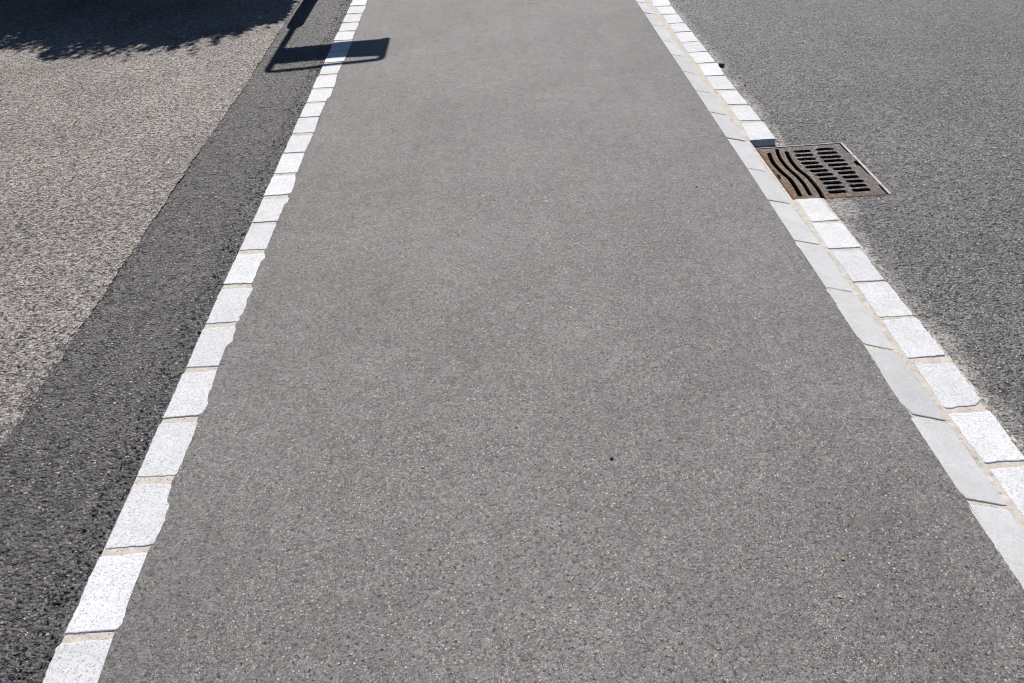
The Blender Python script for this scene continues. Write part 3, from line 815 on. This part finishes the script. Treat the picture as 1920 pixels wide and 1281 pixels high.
# shoots standing out of the rim
for k in range(230):
    x = hr.uniform(-5.4, -1.66)
    zt = float(hedge_top(x)) - 0.1
    a = Vector((x - OX, 8.38 - OY + hr.uniform(0, 0.15), zt))
    ln = hr.uniform(0.05, 0.40) * (1.4 if hr.random() < 0.25 else 0.75)
    dirv = Vector((hr.gauss(-0.25, 0.35), hr.gauss(-0.1, 0.2), 1.0)).normalized()
    b = a + dirv * (ln + 0.1)
    twig(a, b, 0.005)
    m = int(4 + ln * 42)
    for j in range(m):
        t = j / m
        p = a + (b - a) * t
        leaf(p, dirv * 0.7 + rv() * 0.6, rv(), hr.uniform(0.05, 0.09), hr.uniform(0.022, 0.04))
for k in range(26):                 # longer leafy sprays leaning left
    x = hr.choice([-4.3, -4.0, -3.75, -3.5, -3.15, -2.9, -2.75, -2.35, -2.1, -1.85]) + hr.gauss(0, 0.06)
    a = Vector((x - OX, 8.36 - OY, float(hedge_top(x)) - 0.2))
    big = 0.50 if x < -2.6 else 0.40
    b = a + Vector((hr.uniform(-0.30, 0.02), hr.uniform(-0.1, 0.1), hr.uniform(0.6, 1.0) * big))
    twig(a, b, 0.007)
    for j in range(75):
        t = hr.uniform(0, 1)
        sp = 0.085 * (1.1 - t)
        leaf(a + (b - a) * t + Vector((hr.gauss(0, sp), hr.gauss(0, sp), hr.gauss(0, sp * 0.6))), (b - a).normalized() + rv() * 0.5, rv(), hr.uniform(0.05, 0.09), hr.uniform(0.025, 0.04))
for k in range(60):
    x = hr.uniform(-7.3, -1.8)
    a = Vector((x - OX, 8.95 - OY + hr.uniform(-0.2, 0.2), 0))
    b = a + Vector((hr.uniform(-0.3, 0.3), hr.uniform(-0.4, 0.4), float(hedge_top(x)) * 0.9))
    twig(a, b, 0.03)
link('foliage', mesh('foliage', LV, LF), M['leaf'], hedge)
link('stem', mesh('stem', TW_V, TW_F), M['bark'], hedge)

# ---------------------------------------------------------------- small loose things
def pebble(name, loc, size, mat, label, cat, seed, squash=(1, 0.8, 0.6)):
    r = random.Random(seed)
    bm = bmesh.new()
    bmesh.ops.create_icosphere(bm, subdivisions=3, radius=1.0)
    ph = [Vector((r.gauss(0, 1), r.gauss(0, 1), r.gauss(0, 1))).normalized() for _ in range(9)]
    of = [r.uniform(0.55, 0.85) for _ in ph]
    for v in bm.verts:
        p = v.co.normalized()
        k = min([1.0] + [o / max(p.dot(h), 1e-3) if p.dot(h) > 0 else 9 for h, o in zip(ph, of)])
        v.co = Vector((p.x * k * squash[0], p.y * k * squash[1], p.z * k * squash[2])) * size
    me = bpy.data.meshes.new(name); bm.to_mesh(me); bm.free()
    o = link(name, me, mat, loc=loc)
    o.rotation_euler = (0, 0, r.uniform(0, 3))
    return tag(o, label, cat)
pebble('stone_chip', (1.462, 4.95, -0.022), 0.019, M['black_stone'], 'black stone chip lying against the right edge of a far road-side sett', 'stone', 1, (1, 0.8, 0.75)).rotation_euler = (0, 0, 0.1)
pebble('stone_chip', (1.507, 4.59, -0.030), 0.009, M['black_stone'], 'tiny black chip on the road beside the setts, just beyond the grate', 'stone', 2)
pebble('stone_chip', (0.278, 1.606, 0.002), 0.0065, M['black_stone'], 'tiny black chip alone on the grey footpath, right of its middle', 'stone', 3)
pebble('stone_chip', (0.905, 3.255, 0.002), 0.008, M['black_stone'], 'tiny black chip on the footpath left of the gully grate', 'stone', 4)
pebble('stone_chip', (0.786, 1.212, 0.001), 0.0048, M['pebble_amber'], 'small amber stone chip on the footpath near the lower right', 'stone', 5)
pebble('stone_chip', (0.737, 1.108, 0.001), 0.0055, M['pebble_cream'], 'small cream pink stone chip on the footpath, below the amber one', 'stone', 6)
pebble('stone_chip', (-0.2593, 1.6245, 0.001), 0.0055, M['pebble_white'], 'small white stone chip on the footpath, left of the lone black chip', 'stone', 7)
pebble('brick_fragment', (-1.565, 2.43, 0.002), 0.016, M['brick'], 'pink brick fragment wedged in the seam between old road and dark strip', 'brick fragment', 8, (0.45, 1.0, 0.35)).rotation_euler = (0, 0, -0.2)

def grit(seed, count, box, zf, smin, smax, name):
    r = np.random.default_rng(seed)
    ico_v = np.array([(0, 0, 1), (1, 0, 0), (0, 1, 0), (-1, 0, 0), (0, -1, 0), (0, 0, -1)], float)
    ico_f = np.array([(0, 1, 2), (0, 2, 3), (0, 3, 4), (0, 4, 1), (5, 2, 1), (5, 3, 2), (5, 4, 3), (5, 1, 4)])
    x0, x1, y0, y1 = box
    P = np.stack([r.uniform(x0, x1, count), y0 + (y1 - y0) * r.uniform(0, 1, count) ** 1.3], -1)
    z = zf(P[:, 0], P[:, 1])
    s = smin + (smax - smin) * r.uniform(0, 1, count) ** 3
    J = ico_v[None] * r.uniform(0.6, 1.15, (count, 6, 1)) + r.normal(0, 0.12, (count, 6, 3))
    an = r.uniform(0, 6.28, count)
    c, sn = np.cos(an)[:, None], np.sin(an)[:, None]
    V = np.stack([(J[..., 0] * c - J[..., 1] * sn), (J[..., 0] * sn + J[..., 1] * c), J[..., 2] * 0.6], -1) * s[:, None, None]
    V += np.concatenate([P, (z)[:, None]], -1)[:, None, :]
    Fc = (ico_f[None] + (np.arange(count) * 6)[:, None, None]).reshape(-1, 3)
    me = bpy.data.meshes.new(name)
    me.from_pydata(V.reshape(-1, 3).tolist(), [], Fc.tolist())
    me.update()
    return me
def merge(ms, name):
    V, Fc = [], []
    for m in ms:
        n0 = len(V)
        V += [tuple(v.co) for v in m.vertices]
        Fc += [tuple(k + n0 for k in p.vertices) for p in m.polygons]
        bpy.data.meshes.remove(m)
    return mesh(name, V, Fc)
def along(m, f):
    """slide grit sideways so that it follows a border line x = f(y)"""
    for k in range(0, len(m.vertices), 6):
        cy = sum(m.vertices[k + q].co.y for q in range(6)) / 6
        d = float(f(cy))
        for q in range(6): m.vertices[k + q].co.x += d
    return m
zc = lambda z: (lambda x, y: z + 0 * x)
g1 = grit(21, 2600, (-0.94, 1.15, 0.75, 7.5), zc(0.0012), 0.0010, 0.0034, 'grit')
g2 = along(grit(22, 420, (-0.015, 0.02, 1.7, 7.2), zc(0.001), 0.0014, 0.0055, 'grit'), old_edge)
g3 = grit(23, 900, (1.438, 1.56, 1.2, 7.0), zc(-0.0325), 0.0012, 0.0050, 'grit')
g4 = grit(24, 500, (-3.6, -1.6, 1.8, 6.4), zc(0.003), 0.0020, 0.0075, 'grit')
g5 = grit(25, 500, (1.5, 3.4, 1.4, 5.5), zc(-0.031), 0.0015, 0.0055, 'grit')
g6 = along(grit(26, 260, (0.001, 0.012, 0.8, 7.0), zc(-0.0015), 0.0010, 0.0040, 'grit'), lambda y: kerb_left(y) - 0.012)
tag(link('loose_grit', merge([g1, g2, g3, g4, g5, g6], 'loose_grit'), M['grit']), 'fine loose stone grit strewn over the asphalt and along its seams', 'grit', kind='stuff')
c1 = along(grit(31, 2400, (-0.085, -0.004, 0.85, 7.2), zc(-0.001), 0.0020, 0.0078, 'crumb'), lambda y: sett_left(y) - 0.007)
c2 = along(grit(32, 900, (0.002, 0.012, 0.85, 7.2), zc(0.0002), 0.0008, 0.0036, 'crumb'), lambda y: path_left(y) + 0.003)  # dark crumbs added to draw the thin shadow outline along the setts' right edge
c3 = along(grit(33, 500, (0.0, 0.03, 1.7, 7.2), zc(-0.002), 0.0014, 0.0052, 'crumb'), old_edge)
tag(link('asphalt_crumbs', merge([c1, c2, c3], 'asphalt_crumbs'), M['crumb']), 'dark asphalt crumbs lying along the left row of granite setts', 'crumbs', kind='stuff')
